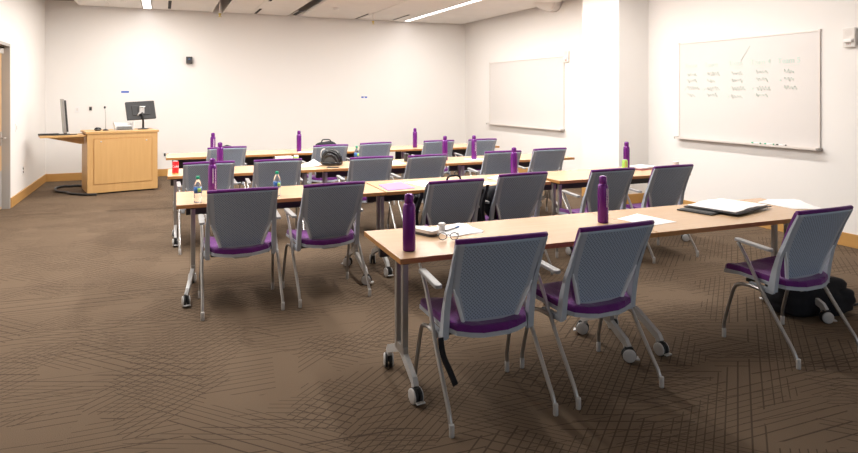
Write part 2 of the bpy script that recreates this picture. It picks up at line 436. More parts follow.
# ------------------------------------------------------------------ whiteboards (local: x = out of wall (-X), y along wall)
def squiggle(b, y, z, n, h, side=-1):
    # a handwritten word as a thin wavy ribbon lying on the board: written from larger y to smaller y
    pts = []; k = n*5
    for i in range(k+1):
        u = i/k; pts.append((-.0155, y-u*n*h*.75, z+h*.5*math.sin(u*n*math.pi*2+random.uniform(-.5, .5))*random.uniform(.5, 1)+h*.12*math.sin(u*31)))
    b.tube(pts, .0026, M['green_ink'], 4, flat=None)
def whiteboard(y0, y1, z0, z1, label, writing=False):
    t = thing('whiteboard', label, 'whiteboard', (XR, (y0+y1)/2, z0)); l = y1-y0; h = z1-z0
    MB().box((-.007, 0, h/2), (.012, l-.03, h-.03), M['board']).build('writing_surface', t)
    f = MB()
    for sy in (-1, 1): f.box((-.010, sy*(l/2-.009), h/2), (.02, .018, h), M['board_frame'], .003)
    f.box((-.010, 0, h-.009), (.02, l-.036, .018), M['board_frame'], .003)
    f.box((-.010, 0, .009), (.02, l-.036, .018), M['board_frame'], .003)
    f.build('board_frame', t)
    g = MB(); g.box((-.045, 0, -.004), (.09, l, .014), M['board_frame'], .003); g.box((-.086, 0, .006), (.008, l, .014), M['board_frame'], .002)
    g.build('pen_tray', t)
    for sy in (-1, 1):
        MB().box((-.047, sy*(l/2+.008), .002), (.096, .016, .03), M['silver'], .004).build('tray_cap', t)
        MB().box((-.012, sy*(l/2-.005), h-.005), (.026, .026, .026), M['board_frame'], .004).build('corner_cap', t)
    if writing:
        n_col = [(.87, 4), (.50, 4), (.08, 4), (-.31, 4), (-.72, 3)]
        for ci, (yy, n) in enumerate(n_col):
            b = MB(); yc = yy*.93-.02
            for r_ in range(n):
                ln = random.choice([3, 4, 4, 5]); squiggle(b, yc+.09, h-.44-.10*r_-random.uniform(0, .02), ln, .055)
                if (ci, r_) in ((1, 0), (0, 2), (1, 2), (3, 2), (4, 1), (2, 3)): b.box((-.0155, yc+.14, h-.46-.10*r_), (.003, .02, .02), M['green_ink'])
            b.box((-.0155, yc, h-.385), (.002, .2, .003), M['green_ink'])
            me = text_mesh('Team' + ['', '', '', ' 4', ' 5'][ci], .095, M['green_ink'], .002, lambda c: (-.0145+c.z, -c.x, c.y))
            mm = bmesh.new(); mm.from_mesh(me); mm.transform(Matrix.Translation((0, yc+.03, h-.33))); b._merge(mm, M['green_ink'])
            if ci == 2: b.tube([(-.0155, .0, h-.30), (-.0155, -.07, h-.20), (-.0155, -.13, h-.12)], .003, M['green_ink'], 4)
            b.build('handwriting', t, recalc=True)
    return t
whiteboard(4.64, 6.72, 1.03, 2.385, 'large whiteboard with faint green handwriting on the right wall', True)
whiteboard(9.49, 12.32, .985, 2.365, 'blank whiteboard on the far part of the right wall beyond the column')
def marker(y, col, label):
    b = MB(); b.tube([(0, -.045, 0), (0, .045, 0)], .009, M['white_plastic'], 8); b.tube([(0, .045, 0), (0, .075, 0)], .0095, col, 8); b.tube([(0, -.05, 0), (0, -.042, 0)], .0095, col, 8)
    tag(b.build('marker', None, (XR-.05, y, 1.047)), label, 'marker', 'pens in the whiteboard tray')
marker(5.42, M['green_cap'], 'green marker in the tray of the written whiteboard, leftmost of three')
marker(5.24, M['green_cap'], 'green marker in the tray of the written whiteboard, middle of three')
marker(5.08, M['dark'], 'dark marker in the tray of the written whiteboard, rightmost of three')
def alarm(y, z, label, big):
    t = thing('fire_alarm', label, 'fire alarm', (XR, y, z))
    s = 1.0
    MB().box((-.02, 0, 0), (.04, .13, .21), M['ivory'], .008).build('housing', t)
    g = MB()
    for k in range(7): g.box((-.041, 0, .05+(k-3)*.010), (.003, 2*math.sqrt(max(.0001, .038**2-((k-3)*.010)**2)), .005), M['board_frame'])
    g.build('speaker_grille', t)
    l = MB(); l.box((-.05, 0, -.035), (.03, .09, .034), M['white_plastic'], .006); l.box((-.042, 0, -.035), (.006, .10, .044), M['ivory'], .002); l.build('strobe_lens', t)
    me = text_mesh('FIRE', .03, M['red'], .001, lambda c: (-.0405, -c.x, c.y-.075)); text_obj('red_lettering', me, t)
alarm(4.31, 2.27, 'ivory fire alarm speaker with strobe right of the written whiteboard', True)
alarm(9.40, 2.35, 'ivory fire alarm unit at the top corner of the blank whiteboard', False)

# ------------------------------------------------------------------ small wall fittings
def plate_back(name, x, z, w_, h_, label, cat, kind):
    t = thing(name, label, cat, (x, YB, z))
    MB().box((0, -.005, 0), (w_, .01, h_), M['white_plastic'] if kind != 'dark' else M['board_frame'], .002).build('cover_plate', t)
    d = MB()
    if kind == 'outlet':
        for sx in (-.03, .03): d.box((sx, -.012, 0), (.034, .006, .06), M['dark'], .002)
    elif kind == 'switch': d.box((0, -.012, 0), (.03, .008, .05), M['ivory'], .002)
    else: d.box((0, -.013, 0), (w_*.72, .008, h_*.72), M['dark'], .002)
    d.build({'outlet': 'socket', 'switch': 'rocker', 'dark': 'keypad'}[kind], t)
plate_back('wall_outlet', .075, .43, .13, .11, 'double wall outlet with dark sockets right of the lectern on the back wall', 'outlet', 'outlet')
plate_back('light_switch', -1.50, 1.36, .075, .115, 'blank white switch plate on the back wall behind the lectern screen', 'switch', 'switch')
plate_back('control_panel', -1.275, 1.375, .06, .09, 'small dark keypad on the back wall behind the lectern microphone', 'keypad', 'dark')
for nm, x, z, lb in (('painters_tape', -.675, 1.70, 'short strip of blue tape on the back wall above the lectern'), ('painters_tape', 4.25, 1.585, 'short strip of blue tape on the back wall above the back row chairs')):
    b = MB(); b.box((0, 0, 0), (.14, .002, .036), M['blue']);
    if x > 0: b.box((0, -.0012, 0), (.03, .001, .02), M['white_ink'])
    tag(b.build(nm, None, (x, YB-.0015, z)), lb, 'tape')
t = thing('wall_sensor', 'dark square sensor box mounted high on the back wall', 'sensor', (.505, YB, 2.35))
MB().box((0, -.05, 0), (.12, .1, .14), M['dark'], .008).build('housing', t)
MB().box((0, -.102, .02), (.04, .006, .012), M['blue_label'], .002).build('sensor_window', t)
t = thing('wall_outlet', 'white outlet low on the left wall between door and corner', 'outlet', (XL, 11.5, .45))
MB().box((.004, 0, 0), (.008, .075, .12), M['white_plastic'], .002).build('cover_plate', t)
d = MB(); d.box((.011, 0, .027), (.006, .03, .03), M['dark'], .002); d.box((.011, 0, -.027), (.006, .03, .03), M['dark'], .002); d.build('socket', t)
t = thing('light_switch', 'white light switch at hand height on the left wall near the door', 'switch', (XL, 11.02, 1.15))
MB().box((.004, 0, 0), (.008, .075, .12), M['white_plastic'], .002).build('cover_plate', t)
MB().box((.011, 0, 0), (.008, .03, .06), M['ivory'], .002).build('rocker', t)

# ------------------------------------------------------------------ lectern with side wing
lec = thing('lectern', 'maple lectern cabinet with a fold-out side wing at the back left', 'lectern', (-1.126, 11.46, 0), R(12))
LW, LD, LH = 1.075, .75, 1.0
b = MB(); b.box((LW/2, LD/2, .025+(LH-.025)/2), (LW, LD, LH-.025), M['maple'], .004); b.build('cabinet', lec)
MB().box((LW/2, LD/2+.02, .0125), (LW-.08, LD-.1, .025), M['black']).build('plinth', lec)
MB().box((LW/2, LD/2, LH+.0175), (LW+.04, LD+.03, .035), M['maple'], .005).build('top_panel', lec)
b = MB()
b.box((LW/2, -.0045, .54), (LW-.2, .009, .74), M['maple'], .003)
fp = b.build('front_panel', lec)
g = MB()
for (c, s_) in (((LW/2, -.0015, .165), (LW-.18, .003, .006)), ((LW/2, -.0015, .915), (LW-.18, .003, .006)), ((.09, -.0015, .54), (.006, .003, .756)), ((LW-.09, -.0015, .54), (.006, .003, .756))): g.box(c, s_, M['edge'])
g.build('panel_reveal', fp)
for xx in (.2, LW-.18): MB().lathe([(.012, 0), (.012, .005), (.006, .008)], M['silver_light'], (xx, -.009, .87), 12, RX(90)).build('lock', fp)
b = MB(); b.box((-.33, .33, LH-.03), (.64, .5, .03), M['maple'], .004)
b.slab([(0, 0), (-.52, 0), (-.52, -.015), (-.06, -.13), (0, -.13)], -.012, .012, M['maple'], 0, Matrix.Translation((-.012, .33, LH-.045)) @ RX(90))
b.build('side_wing', lec)
def LP(x, y, z=0):
    a = R(12); return (-1.126+x*math.cos(a)-y*math.sin(a), 11.46+x*math.sin(a)+y*math.cos(a), z)
TOPZ = LH+.036; WINGZ = LH-.0145
# monitor on an arm (seen from behind)
mo = thing('computer_monitor', 'black monitor on a stand seen from behind, on the lectern right side', 'monitor', LP(.89, .36, TOPZ), R(16))
b = MB(); b.lathe([(.09, 0), (.09, .012), (.03, .02), (.018, .03)], M['black'], (.02, .0, 0), 20); b.tube([(.02, 0, .02), (.02, 0, .2), (.0, -.0, .3)], .018, M['black']); b.build('stand', mo)
b = MB(); b.box((0, .02, .33), (.08, .06, .1), M['silver_light'], .008); b.tube([(-.03, .0, .3), (-.07, .0, .25)], .012, M['silver_light']); b.tube([(.0, -.01, .36), (.05, -.01, .40), (-.04, -.01, .40)], .010, M['white_plastic']); b.build('mount', mo)
T = Matrix.Translation((0, .08, .33)) @ RX(-16) @ RY(-3)
b = MB(); b.slab(rrect(.48, .33, .012), -.018, .018, M['black'], .006, T @ RX(90)); b.slab(rrect(.30, .18, .02), .018, .03, M['black'], .005, T @ RX(90)); b.build('display', mo)
MB().slab(rrect(.43, .27, .004), -.0195, -.0182, M['screen'], 0, T @ RX(90)).build('screen', mo)
# screen seen edge-on and keyboard on the wing
so = thing('computer_screen', 'tall grey screen standing edge-on on the lectern wing', 'monitor', LP(-.29, .36, WINGZ), R(12))
b = MB(); b.box((0, .0, .006), (.16, .2, .012), M['dark'], .004); b.box((0.01, .0, .03), (.04, .08, .05), M['dark'], .004); b.build('stand', so)
b = MB(); b.box((-.02, 0, .31), (.03, .34, .56), M['silver'], .006, RY(-4)); b.build('display', so)
b = MB(); b.box((.012, 0, .31), (.03, .30, .52), M['dark'], .008, RY(-4)); b.build('rear_cover', so)
kb = thing('keyboard', 'black keyboard lying at the left end of the lectern wing', 'keyboard', LP(-.53, .40, WINGZ), R(12))
MB().box((.02, 0, .01), (.3, .14, .018), M['black'], .004).build('case', kb)
b = MB()
for i in range(14):
    for j in range(4): b.box((-.12+i*.0205, -.045+j*.028, .021), (.017, .023, .006), M['dark'])
b.build('keys', kb)
b = MB(); b.tube([LP(-.66, .2, WINGZ+.008), LP(-.6, .16, WINGZ+.012), LP(-.45, .16, WINGZ+.008), LP(-.25, .18, WINGZ+.008), LP(-.12, .25, WINGZ+.008)], .007, M['black'], 6)
tag(b.build('keyboard_cable'), 'black cable lying along the edge of the lectern wing', 'cable')
mi = thing('computer_mouse', 'black computer mouse at the left front of the lectern top', 'mouse', LP(.19, .3, TOPZ+.010), R(9))
b = MB(); b.sphere((0, 0, .015), .05, M['gloss_black'], (1.1, .75, .7)); o = b.build('shell', mi)
MB().sphere((0, 0, .012), .055, M['dark'], (1.1, .8, .3)).build('base', mi)
mc = thing('gooseneck_microphone', 'thin gooseneck microphone standing on the lectern top', 'microphone', LP(.31, .3, TOPZ))
MB().lathe([(.045, 0), (.045, .012), (.02, .025), (.008, .03)], M['black'], seg=16).build('base', mc)
MB().tube([(0, 0, .02), (0, 0, .2), (-.005, -.01, .33), (-.01, -.02, .38)], .006, M['silver_light'], 8).build('neck', mc)
MB().sphere((-.012, -.022, .395), .017, M['black'], (1, 1, 1.4)).build('microphone_head', mc)
bx = thing('paper_tray', 'white open tray holding papers in the middle of the lectern top', 'tray', LP(.60, .36, TOPZ), R(9))
b = MB(); b.box((0, 0, .008), (.30, .24, .012), M['white_plastic'])
for sx in (-1, 1): b.box((sx*.145, 0, .07), (.01, .24, .13), M['white_plastic'], .002, RY(sx*9))
b.box((0, .115, .06), (.28, .01, .11), M['white_plastic']); b.build('tray_body', bx)
MB().box((0, -.118, .04), (.27, .006, .07), M['pet']).build('front_lip', bx)
MB().box((0, 0, .045), (.24, .2, .055), M['paper']).build('paper_stack', bx)
b = MB(); cb_ = [(-1.22, 12.4), (-1.389, 12.6), (-1.5, 12.55), (-1.58, 12.62), (-1.70, 12.45), (-1.68, 12.2), (-1.62, 11.98), (-1.45, 11.78), (-1.38, 11.62), (-1.24, 11.50), (-1.14, 11.41), (-.98, 11.38)]
def smooth(p, n=4):
    out = []; P = [p[0]]+list(p)+[p[-1]]
    for i in range(1, len(P)-2):
        for k in range(n):
            t_ = k/n; a, b_, c, d_ = [Vector(q) for q in P[i-1:i+3]]
            out.append(.5*((2*b_)+(c-a)*t_+(2*a-5*b_+4*c-d_)*t_**2+(3*b_-a-3*c+d_)*t_**3))
    out.append(Vector(p[-1])); return out
b.tube(smooth([(x, y, .022) for x, y in cb_]), .02, M['black'], 8, flat=1)
tag(b.build('floor_cable'), 'thick black cable looped on the carpet beside the lectern', 'cable')

# ------------------------------------------------------------------ tables
TT = .75
def make_table(x, y, rz, label, left=.05, right=1.43, L=1.785, D=.742, raildrop=.12, skew=0., reach=-.11, po=0.):
    t = thing('folding_table', label, 'table', (x, y, 0), rz, 'wood-topped rolling tables set end to end in rows')
    b = MB(); b.box((L/2, D/2, TT-.014), (L-.008, D-.008, .028), M['laminate'], .0015); b.build('tabletop', t)
    e = MB()
    for c, s_ in (((L/2, .002, TT-.0155), (L, .004, .030)), ((L/2, D-.002, TT-.0155), (L, .004, .030)), ((.002, D/2, TT-.0155), (.004, D-.008, .030)), ((L-.002, D/2, TT-.0155), (.004, D-.008, .030))): e.box(c, s_, M['edge'])
    e.build('edge_band', t)
    r = MB(); r.box(((left+right)/2+.0, .40, TT-.035-raildrop/2), (right-left+.1, .035, raildrop), M['dark'], .004); r.box((L/2, .40, TT-.045), (L-.2, .2, .028), M['dark'], .004)
    r.build('under_rail', t)
    for xx in (left, right):
        g = MB()
        for yy in (.075+po, .185+po): g.box((xx, yy, (.2+.705)/2), (.034, .034, .505), M['silver'], .006)
        g.box((xx, .13+po*.8, .21), (.03, .16+po*.4, .05), M['silver'], .006); g.box((xx, .26, .712), (.04, .42, .02), M['dark'])
        lg = g.build('leg', t)
        sk = skew if xx == left else 0
        f = MB(); f.bar([(xx, .13, .21), (xx, .10, .20), (xx+sk*.8, reach+.03, .115), (xx+sk, reach+.01, .085)], [(.028, .045)]*4, M['silver_light'])
        f.bar([(xx, .13+po, .21), (xx, .16+po, .20), (xx, .34, .125), (xx, .36, .09)], [(.028, .045)]*4, M['silver_light']); f.build('foot', lg)
        for k, (yc, sw) in enumerate(((reach, 8 if xx == left else 62), (.37, -14 if xx == left else 50))):
            c = MB(); T = Matrix.Translation((xx+(sk if k == 0 else 0), yc, .044)) @ RZ(sw)
            for sx in (-1, 1):
                T2 = T @ Matrix.Translation((sx*.014, 0, 0)) @ RY(90*sx)
                c.lathe([(.030, -.010), (.040, -.008), (.044, -.003), (.044, .004), (.042, .006)], M['tyre'], (0, 0, 0), 18, T2)
                c.lathe([(.041, .0055), (.040, .0125), (.034, .015), (.012, .016)], M['silver_light'], (0, 0, 0), 18, T2)
            c.box((0, 0, 0), (.018, .05, .05), M['tyre'], 0, T @ Matrix.Translation((0, 0, .022)))
            c.box((0, 0, 0), (.05, .022, .007), M['silver_light'], .002, T @ Matrix.Translation((0, -.05 if k == 0 else .05, -.02)))
            c.build('caster', lg)
    return t
def row(x, y, deg, n, labels, xs=None, L=1.785, **k):
    a = R(deg); out = []
    for i in range(n):
        d_ = xs[i] if xs else i*(L+.004)
        kk = dict(k); kk['left'] = k.get('lefts', [.05]*n)[i]; kk['right'] = k.get('rights', [1.43]*n)[i]; kk.pop('lefts', 0); kk.pop('rights', 0)
        if i: kk['skew'] = 0.; kk['reach'] = -.11
        if i and n == 2: kk['po'] = .13
        out.append(make_table(x+d_*math.cos(a), y+d_*math.sin(a), a, labels[i], L=L, **kk))
    return out
row(1.20, 3.166, -1.9, 2, ['wood-topped table at the left of the front row, holding eyeglasses and notes', 'wood-topped table at the right of the front row, holding an open notebook'], raildrop=.05, rights=[1.455, 1.43], lefts=[.05, -.08])
row(.104, 5.417, -1.0, 3, ['wood-topped table at the left of the second row, two clear water bottles on it', 'middle wood-topped table of the second row, purple folder on it', 'wood-topped table at the right of the second row, green can on it'], xs=[0, 1.80, 3.70], L=1.79, lefts=[.13, -.02, .05], rights=[1.53, 1.50, 1.6], skew=-.06, reach=-.26)
row(.051, 7.354, -1.0, 3, ['wood-topped table at the left of the third row, red can on it', 'middle wood-topped table of the third row, black helmet on it', 'wood-topped table at the right end of the third row, beyond the bottle pair'], lefts=[.08, -.01, .05], rights=[1.53, 1.43, 1.43])
row(.045, 9.479, -1.0, 3, ['wood-topped table at the left of the back row, nearest the lectern', 'middle wood-topped table of the back row', 'wood-topped table at the right end of the back row, by the far corner'], lefts=[.13, .05, .05], rights=[1.53, 1.43, 1.43], raildrop=.2)

# ------------------------------------------------------------------ chairs  (local: rear feet at y=0, facing +Y)
def B(u, v):                                        # a point on the back surface; u in metres across, v 0..1 from bottom
    y = .185-.165*v-.03*v*v+.02*math.sin(v*math.pi)
    return Vector((u, y+.55*u*u*(.35+.65*v),   .415+.512*v-.12*u*u*v))
def pw(v):                                          # half width of the panel
    pts = [(.05, .128), (.085, .148), (.105, .158), (.38, .207), (.48, .230), (1., .252)]
    for (a, x), (c, y) in zip(pts, pts[1:]):
        if v <= c: return x+(y-x)*(v-a)/(c-a)
    return .252
def make_chair():
    t = thing('training_chair', '', 'chair', (0, 0, 0))
    # seat cushion and pan
    ol = []
    for x, y in [(.13, .12), (.20, .15), (.245, .23), (.262, .44), (.255, .55), (.21, .60), (.08, .618)]: ol.append((x, y))
    ol = ol+[(-x, y) for x, y in ol[::-1]]+[(-.07, .105), (.07, .105)]
    ol = ol[::-1]
    wz = lambda c: (c.x, c.y, c.z+.03*(c.y-.1)/.48-.03*max(0, (c.y-.46)/.13)**2+.22*c.x*c.x)
    MB().slab(ol, .430, .470, M['purple_fabric'], .018, warp=wz, seg=3).build('seat', t)
    ol2 = [(x*1.02, .34+(y-.34)*1.02) for x, y in ol]
    MB().slab(ol2, .412, .434, M['shell_rim'], 0, warp=wz).build('seat_pan', t)
    u_ = MB(); u_.box((0, .26, .403), (.44, .03, .02), M['dark'], .004); u_.box((0, .42, .41), (.42, .03, .02), M['dark'], .004); u_.box((0.0, .2, .402), (.12, .1, .02), M['silver'], .004); u_.build('seat_frame', t)
    # back
    def fn(u, v):
        vv = .07+.93*v; return B((u*2-1)*pw(vv), vv)
    def mf(u, v):
        return M['shell_rim'] if (u < .085 or u > .915 or v < .075) else (M['perf'] if v < .975 else M['shell'])
    bk = MB(); bk.sheet(fn, 26, 28, (0, .008, .0), M['shell_rim'], mf)
    lp = [B(-(pw(v)-.006), v)+Vector((0, -.002, 0)) for v in (.50, .44, .38, .30, .22, .16, .125)]
    lp += [B(u, .083)+Vector((0, -.002, 0)) for u in [-.145+.29*k/10 for k in range(11)]]
    lp += [B(pw(v)-.006, v)+Vector((0, -.002, 0)) for v in (.125, .16, .22, .30, .38, .44, .50)]
    bk.tube(lp, [.004, .006]+[.0105]*(len(lp)-4)+[.006, .004], M['lip'], 8)
    bk.build('backrest', t)
    def fc(u, v):
        vv = .08+.935*v; p = B((u*2-1)*(pw(vv)-.003), vv); p.y += .013; return p
    cu = MB(); cu.sheet(fc, 14, 14, (0, .026, .002), M['purple_fabric'])
    # piped purple edge that wraps over the top of the shell
    cu.tube([B(.256*(k/10-1), 1.0)+Vector((0, .012, .010)) for k in range(21)], .0145, M['purple_fabric'], 8)
    cu.build('back_cushion', t)
    for s in (-1, 1):
        m = MB(); pts = []; sz = []
        for v, xo, w_, d_ in [(1., .252, .010, .012), (.8, .250, .013, .016), (.6, .247, .020, .022), (.45, .247, .030, .026), (.25, .248, .034, .034), (.05, .248, .034, .045), (-.02, .248, .034, .05)]:
            p = B(s*xo, v); p.y += .004 if v > .5 else .010; pts.append(p); sz.append((w_, d_))
        m.bar(pts, sz, M['silver_light'] if False else M['shell_rim']); m.build('back_upright', t)
        # connector from the upright to the frame
        a = MB(); a.bar([(s*.245, .20, .40), (s*.255, .28, .405), (s*.26, .36, .41)], [(.03, .028)]*3, M['shell_rim']); a.build('side_bracket', t)
        # rear leg: one tube from the arm front down to the rear foot
        l = MB(); pth = smooth([(s*.286, .43, .672), (s*.280, .36, .56), (s*.286, .22, .345), (s*.288, .065, .135), (s*.29, .03, .085), (s*.29, .0, .02)], 3)
        pth = [p for p in pth]; pth[-1] = Vector((s*.29, .0, .03))
        l.tube(pth, .0115, M['tube'], 10); lg = l.build('leg', t)
        MB().lathe([(.0125, 0), (.0135, .004), (.0135, .055), (.012, .06)], M['silver_light'], (s*.29, .003, 0), 10).build('foot_glide', lg)
        # front leg
        l = MB(); pth = smooth([(s*.27, .25, .395), (s*.275, .36, .402), (s*.28, .44, .385), (s*.282, .475, .33), (s*.287, .53, .14), (s*.29, .54, .08), (s*.29, .54, .03)], 3)
        l.tube(pth, .0115, M['tube'], 10); lg = l.build('leg', t)
        MB().lathe([(.0125, 0), (.0135, .004), (.0135, .055), (.012, .06)], M['silver_light'], (s*.29, .54, 0), 10).build('foot_glide', lg)
        # arm pad
        a = MB(); a.slab(rrect(.042, .27, .016, 3), 0, .018, M['arm'], .005, Matrix.Translation((s*.286, .315, .672)) @ RX(4)); a.build('armrest', t)
    return t
proto = make_chair()
CH = [(1.573, 2.670, -3, 'chair at the left of the front row, a black strap beside its leg', 'f'),
 (2.300, 2.665, 1, 'front row chair in front of the purple bottle with white print', 'f'),
 (3.81, 2.52, 0, 'chair at the far right of the front row, black bag on the floor beyond', 'f'),
 (0.560, 4.79, -1, 'leftmost chair of the second row, behind a purple bottle', 's'),
 (1.272, 4.805, 4, 'second chair from the left in the second row', 's'),
 (2.250, 4.577, 1.5, 'second row chair with a black backpack loop over its top', 's'),
 (3.000, 4.740, 1, 'second row chair with a purple bottle just beyond its top', 's'),
 (3.960, 4.673, 0, 'second row chair directly left of the one nearest the right wall', 's'),
 (4.711, 4.663, 0.5, 'rightmost chair of the second row, nearest the written whiteboard', 's'),
 (0.455, 6.85, 1, 'leftmost chair of the third row, right of the red can', 't'),
 (1.164, 6.818, -1, 'second chair from the left in the third row', 't'),
 (2.190, 6.668, 0, 'third row chair just right of the black helmet', 't'),
 (2.868, 6.620, 4, 'fourth chair from the left in the third row', 't'),
 (3.928, 6.696, -2, 'third row chair right of the purple bottle standing on the table', 't'),
 (4.694, 6.787, 0, 'rightmost chair of the third row, below the blank whiteboard corner', 't'),
 (0.811, 8.705, 8, 'leftmost chair of the back row, black cap behind its top', 'b'),
 (2.178, 8.460, 6, 'back row chair with a black bag showing over its top', 'b'),
 (2.897, 8.617, 8, 'back row chair directly right of the one with the black bag', 'b'),
 (3.925, 8.640, 0, 'back row chair with a purple bottle in front of its right side', 'b'),
 (4.694, 8.646, 2, 'rightmost chair of the back row, nearest the far corner', 'b')]
GN = dict(f='chairs of the front row', s='chairs of the second row', t='chairs of the third row', b='chairs of the back row')
for i, (x, y, a, lb, g) in enumerate(CH):
    full = lb.replace('chair', 'grey-backed purple chair' if len(lb.split()) < 15 else 'purple chair', 1)
    if i == 0:
        proto.location = (x, y, 0); proto.rotation_euler = (0, 0, R(a)); proto['label'] = full; proto['group'] = GN[g]
    else: dup(proto, (x, y, 0), R(a), full, GN[g]).scale = (1.0 if i == 2 else 1,)*3
b = MB(); b.tube(smooth([(1.275, 2.80, .44), (1.28, 2.78, .36), (1.30, 2.74, .29), (1.32, 2.72, .23)]), .016, M['black_fabric'], 8, flat=.35)
tag(b.build('bag_strap'), 'black strap hanging at the left leg of the left front row chair', 'strap')

# ------------------------------------------------------------------ purple bottles
def make_bottle():
    t = thing('purple_bottle', '', 'bottle')
    MB().lathe([(.030, 0), (.034, .003), (.0355, .010), (.0355, .232), (.034, .246), (.029, .258), (.025, .263)], M['purple'], seg=28).build('bottle_body', t)
    MB().lathe([(.0245, .262), (.0255, .265), (.0255, .300), (.023, .309), (.015, .314), (.006, .316)], M['purple'], seg=24).build('bottle_cap', t)
    rr = .0358
    def wrap(off):
        return lambda c: ((rr+c.z)*math.sin((c.y+off)/rr), -(rr+c.z)*math.cos((c.y+off)/rr), .142-c.x)
    me = text_mesh('Northwestern University', .0165, M['white_ink'], .0006, lambda c: c)
    b = bmesh.new(); b.from_mesh(me)
    # text runs down the bottle, lines side by side
    q = MB()
    bb_ = bmesh.new(); bb_.from_mesh(me)
    for v in bb_.verts: v.co = Vector(wrap(.012)(v.co))
    q._merge(bb_, M['white_ink']); b.free()
    # the shorter second line is too small to read: fine dashes of print
    x = -.088; random.seed(3)
    while x < .035:
        l = random.choice([.003, .004, .005]); bb_ = bmesh.new(); bmesh.ops.create_cube(bb_, size=1)
        for v in bb_.verts: v.co = Vector(wrap(-.010)(Vector((x+v.co.x*l, v.co.y*random.choice([.006, .007]), v.co.z*.0005))))
        q._merge(bb_, M['white_ink']); x += l+.0018
    q.build('white_lettering', t, recalc=False)
    return t
bp_ = make_bottle()
BOT = [(1.313, 3.323, 150, 'large plain purple bottle at the left end of the front row table'),
 (2.856, 3.504, 22, 'purple bottle with white print on the front row beside a paper sheet'),
 (.412, 5.84, 20, 'purple bottle with white print between the clear water bottles in the second row'),
 (3.492, 5.75, 160, 'purple bottle in the second row beside the magazine'),
 (5.156, 5.892, 170, 'purple bottle behind the green can in the second row'),
 (.633, 7.75, 200, 'purple bottle in the third row at the left, between two other bottles in line'),
 (3.574, 7.70, 190, 'purple bottle in the third row in front of a back row chair'),
 (3.995, 7.646, 20, 'purple bottle in the third row standing at white sheets'),
 (.693, 9.70, 25, 'leftmost purple bottle of the back row, beside the black cap'),
 (1.981, 9.743, 150, 'purple bottle in the back row left of the black bag'),
 (3.936, 9.690, 150, 'purple bottle in the back row just right of the row middle')]
for i, (x, y, a, lb) in enumerate(BOT):
    if i == 0: bp_.location = (x, y, TT); bp_.scale = (1.06, 1.06, 1.05); bp_.rotation_euler = (0, 0, R(a)); bp_['label'] = lb; bp_['group'] = 'purple bottles on the tables'
    else: dup(bp_, (x, y, TT), R(a), lb, 'purple bottles on the tables')
# clear water bottles
def make_water(x, y, label, rz=0):
    t = thing('water_bottle', label, 'bottle', (x, y, TT), rz, 'clear plastic water bottles')
    MB().lathe([(.026, 0), (.031, .004), (.032, .03), (.0305, .036), (.032, .042), (.0325, .09), (.0325, .125), (.0315, .14), (.026, .165), (.016, .187), (.0125, .192), (.0125, .2)], M['pet'], seg=24).build('bottle_body', t)
    MB().lathe([(.0331, .080), (.0331, .132)], M['blue_label'], seg=24).build('bottle_label', t)
    g = MB(); g.sheet(lambda u, v: (.0336*math.sin(u*.9-.2), -.0336*math.cos(u*.9-.2), .09+.034*v), 5, 1, (0, -.0004, 0), M['lime']); g.build('label_patch', t)
    MB().lathe([(.0145, .196), (.015, .198), (.015, .218), (.013, .221)], M['green_cap'], seg=18).build('bottle_cap', t)
make_water(.273, 5.50, 'clear water bottle with green cap at the left end of the second row', R(5))
make_water(.935, 5.56, 'clear water bottle with green cap in the second row between two chairs', R(8))
make_water(2.36, 7.86, 'clear water bottle in the third row behind the chair right of the helmet', R(8))
# red can
t = thing('soda_can', 'red drink can with white script at the left end of the third row', 'can', (.137, 7.56, TT))
MB().lathe([(.030, 0), (.0345, .008), (.0355, .014), (.0355, .125), (.030, .140), (.030, .146)], M['red'], seg=24).build('can_body', t)
MB().lathe([(.029, .145), (.0295, .148)], M['silver_light'], seg=24).build('can_lid', t)
MB().lathe([(.031, .0), (.0352, .0085), (.0358, .012)], M['gold'], seg=24).build('can_rim', t)
me = text_mesh('Coke', .042, M['white_ink'], .0008, lambda c: ((.0358+c.z)*math.sin(c.x/.0358), -(.0358+c.z)*math.cos(c.x/.0358), .088+c.y)); text_obj('white_lettering', me, t)
# green can (second row, right)
t = thing('soda_can', 'green and yellow drink can in front of a purple bottle, second row right', 'can', (5.05, 5.80, TT), .3)
MB().lathe([(.026, 0), (.032, .008), (.033, .012), (.033, .110), (.027, .122), (.027, .126)], M['lime'], seg=20).build('can_body', t)
MB().lathe([(.026, .125), (.026, .128)], M['silver_light'], seg=20).build('can_lid', t)
b = MB()
for a0 in (-.9, .3, 1.6): b.sheet(lambda u, v: (.0334*math.sin(a0+u*.5), -.0334*math.cos(a0+u*.5), .01+.1*v), 3, 1, (0, 0, 0), M['gold' if a0 < 1 else 'white_ink']); 
bmesh.ops.remove_doubles(b.bm, verts=b.bm.verts[:], dist=1e-6)
b.build('can_stripe', t)
# green cup and white box, third row
t = thing('drink_can', 'green and white drink can beside the white box in the third row', 'can', (1.575, 7.93, TT))
MB().lathe([(.030, 0), (.033, .006), (.033, .105), (.028, .118), (.028, .122)], M['white_plastic'], seg=20, mats=[M['white_plastic'], M['lime'], M['white_plastic'], M['white_plastic'], M['white_plastic']]).build('can_body', t)
MB().lathe([(.027, .121), (.027, .124)], M['silver_light'], seg=20).build('can_lid', t)
t = thing('white_box', 'flat white box in the third row behind the second chair from left', 'box', (1.42, 7.93, TT))
MB().box((0, 0, .05), (.20, .14, .10), M['paper'], .002).build('box_body', t)
MB().box((0, 0, .106), (.205, .145, .012), M['white_plastic'], .002).build('box_lid', t)
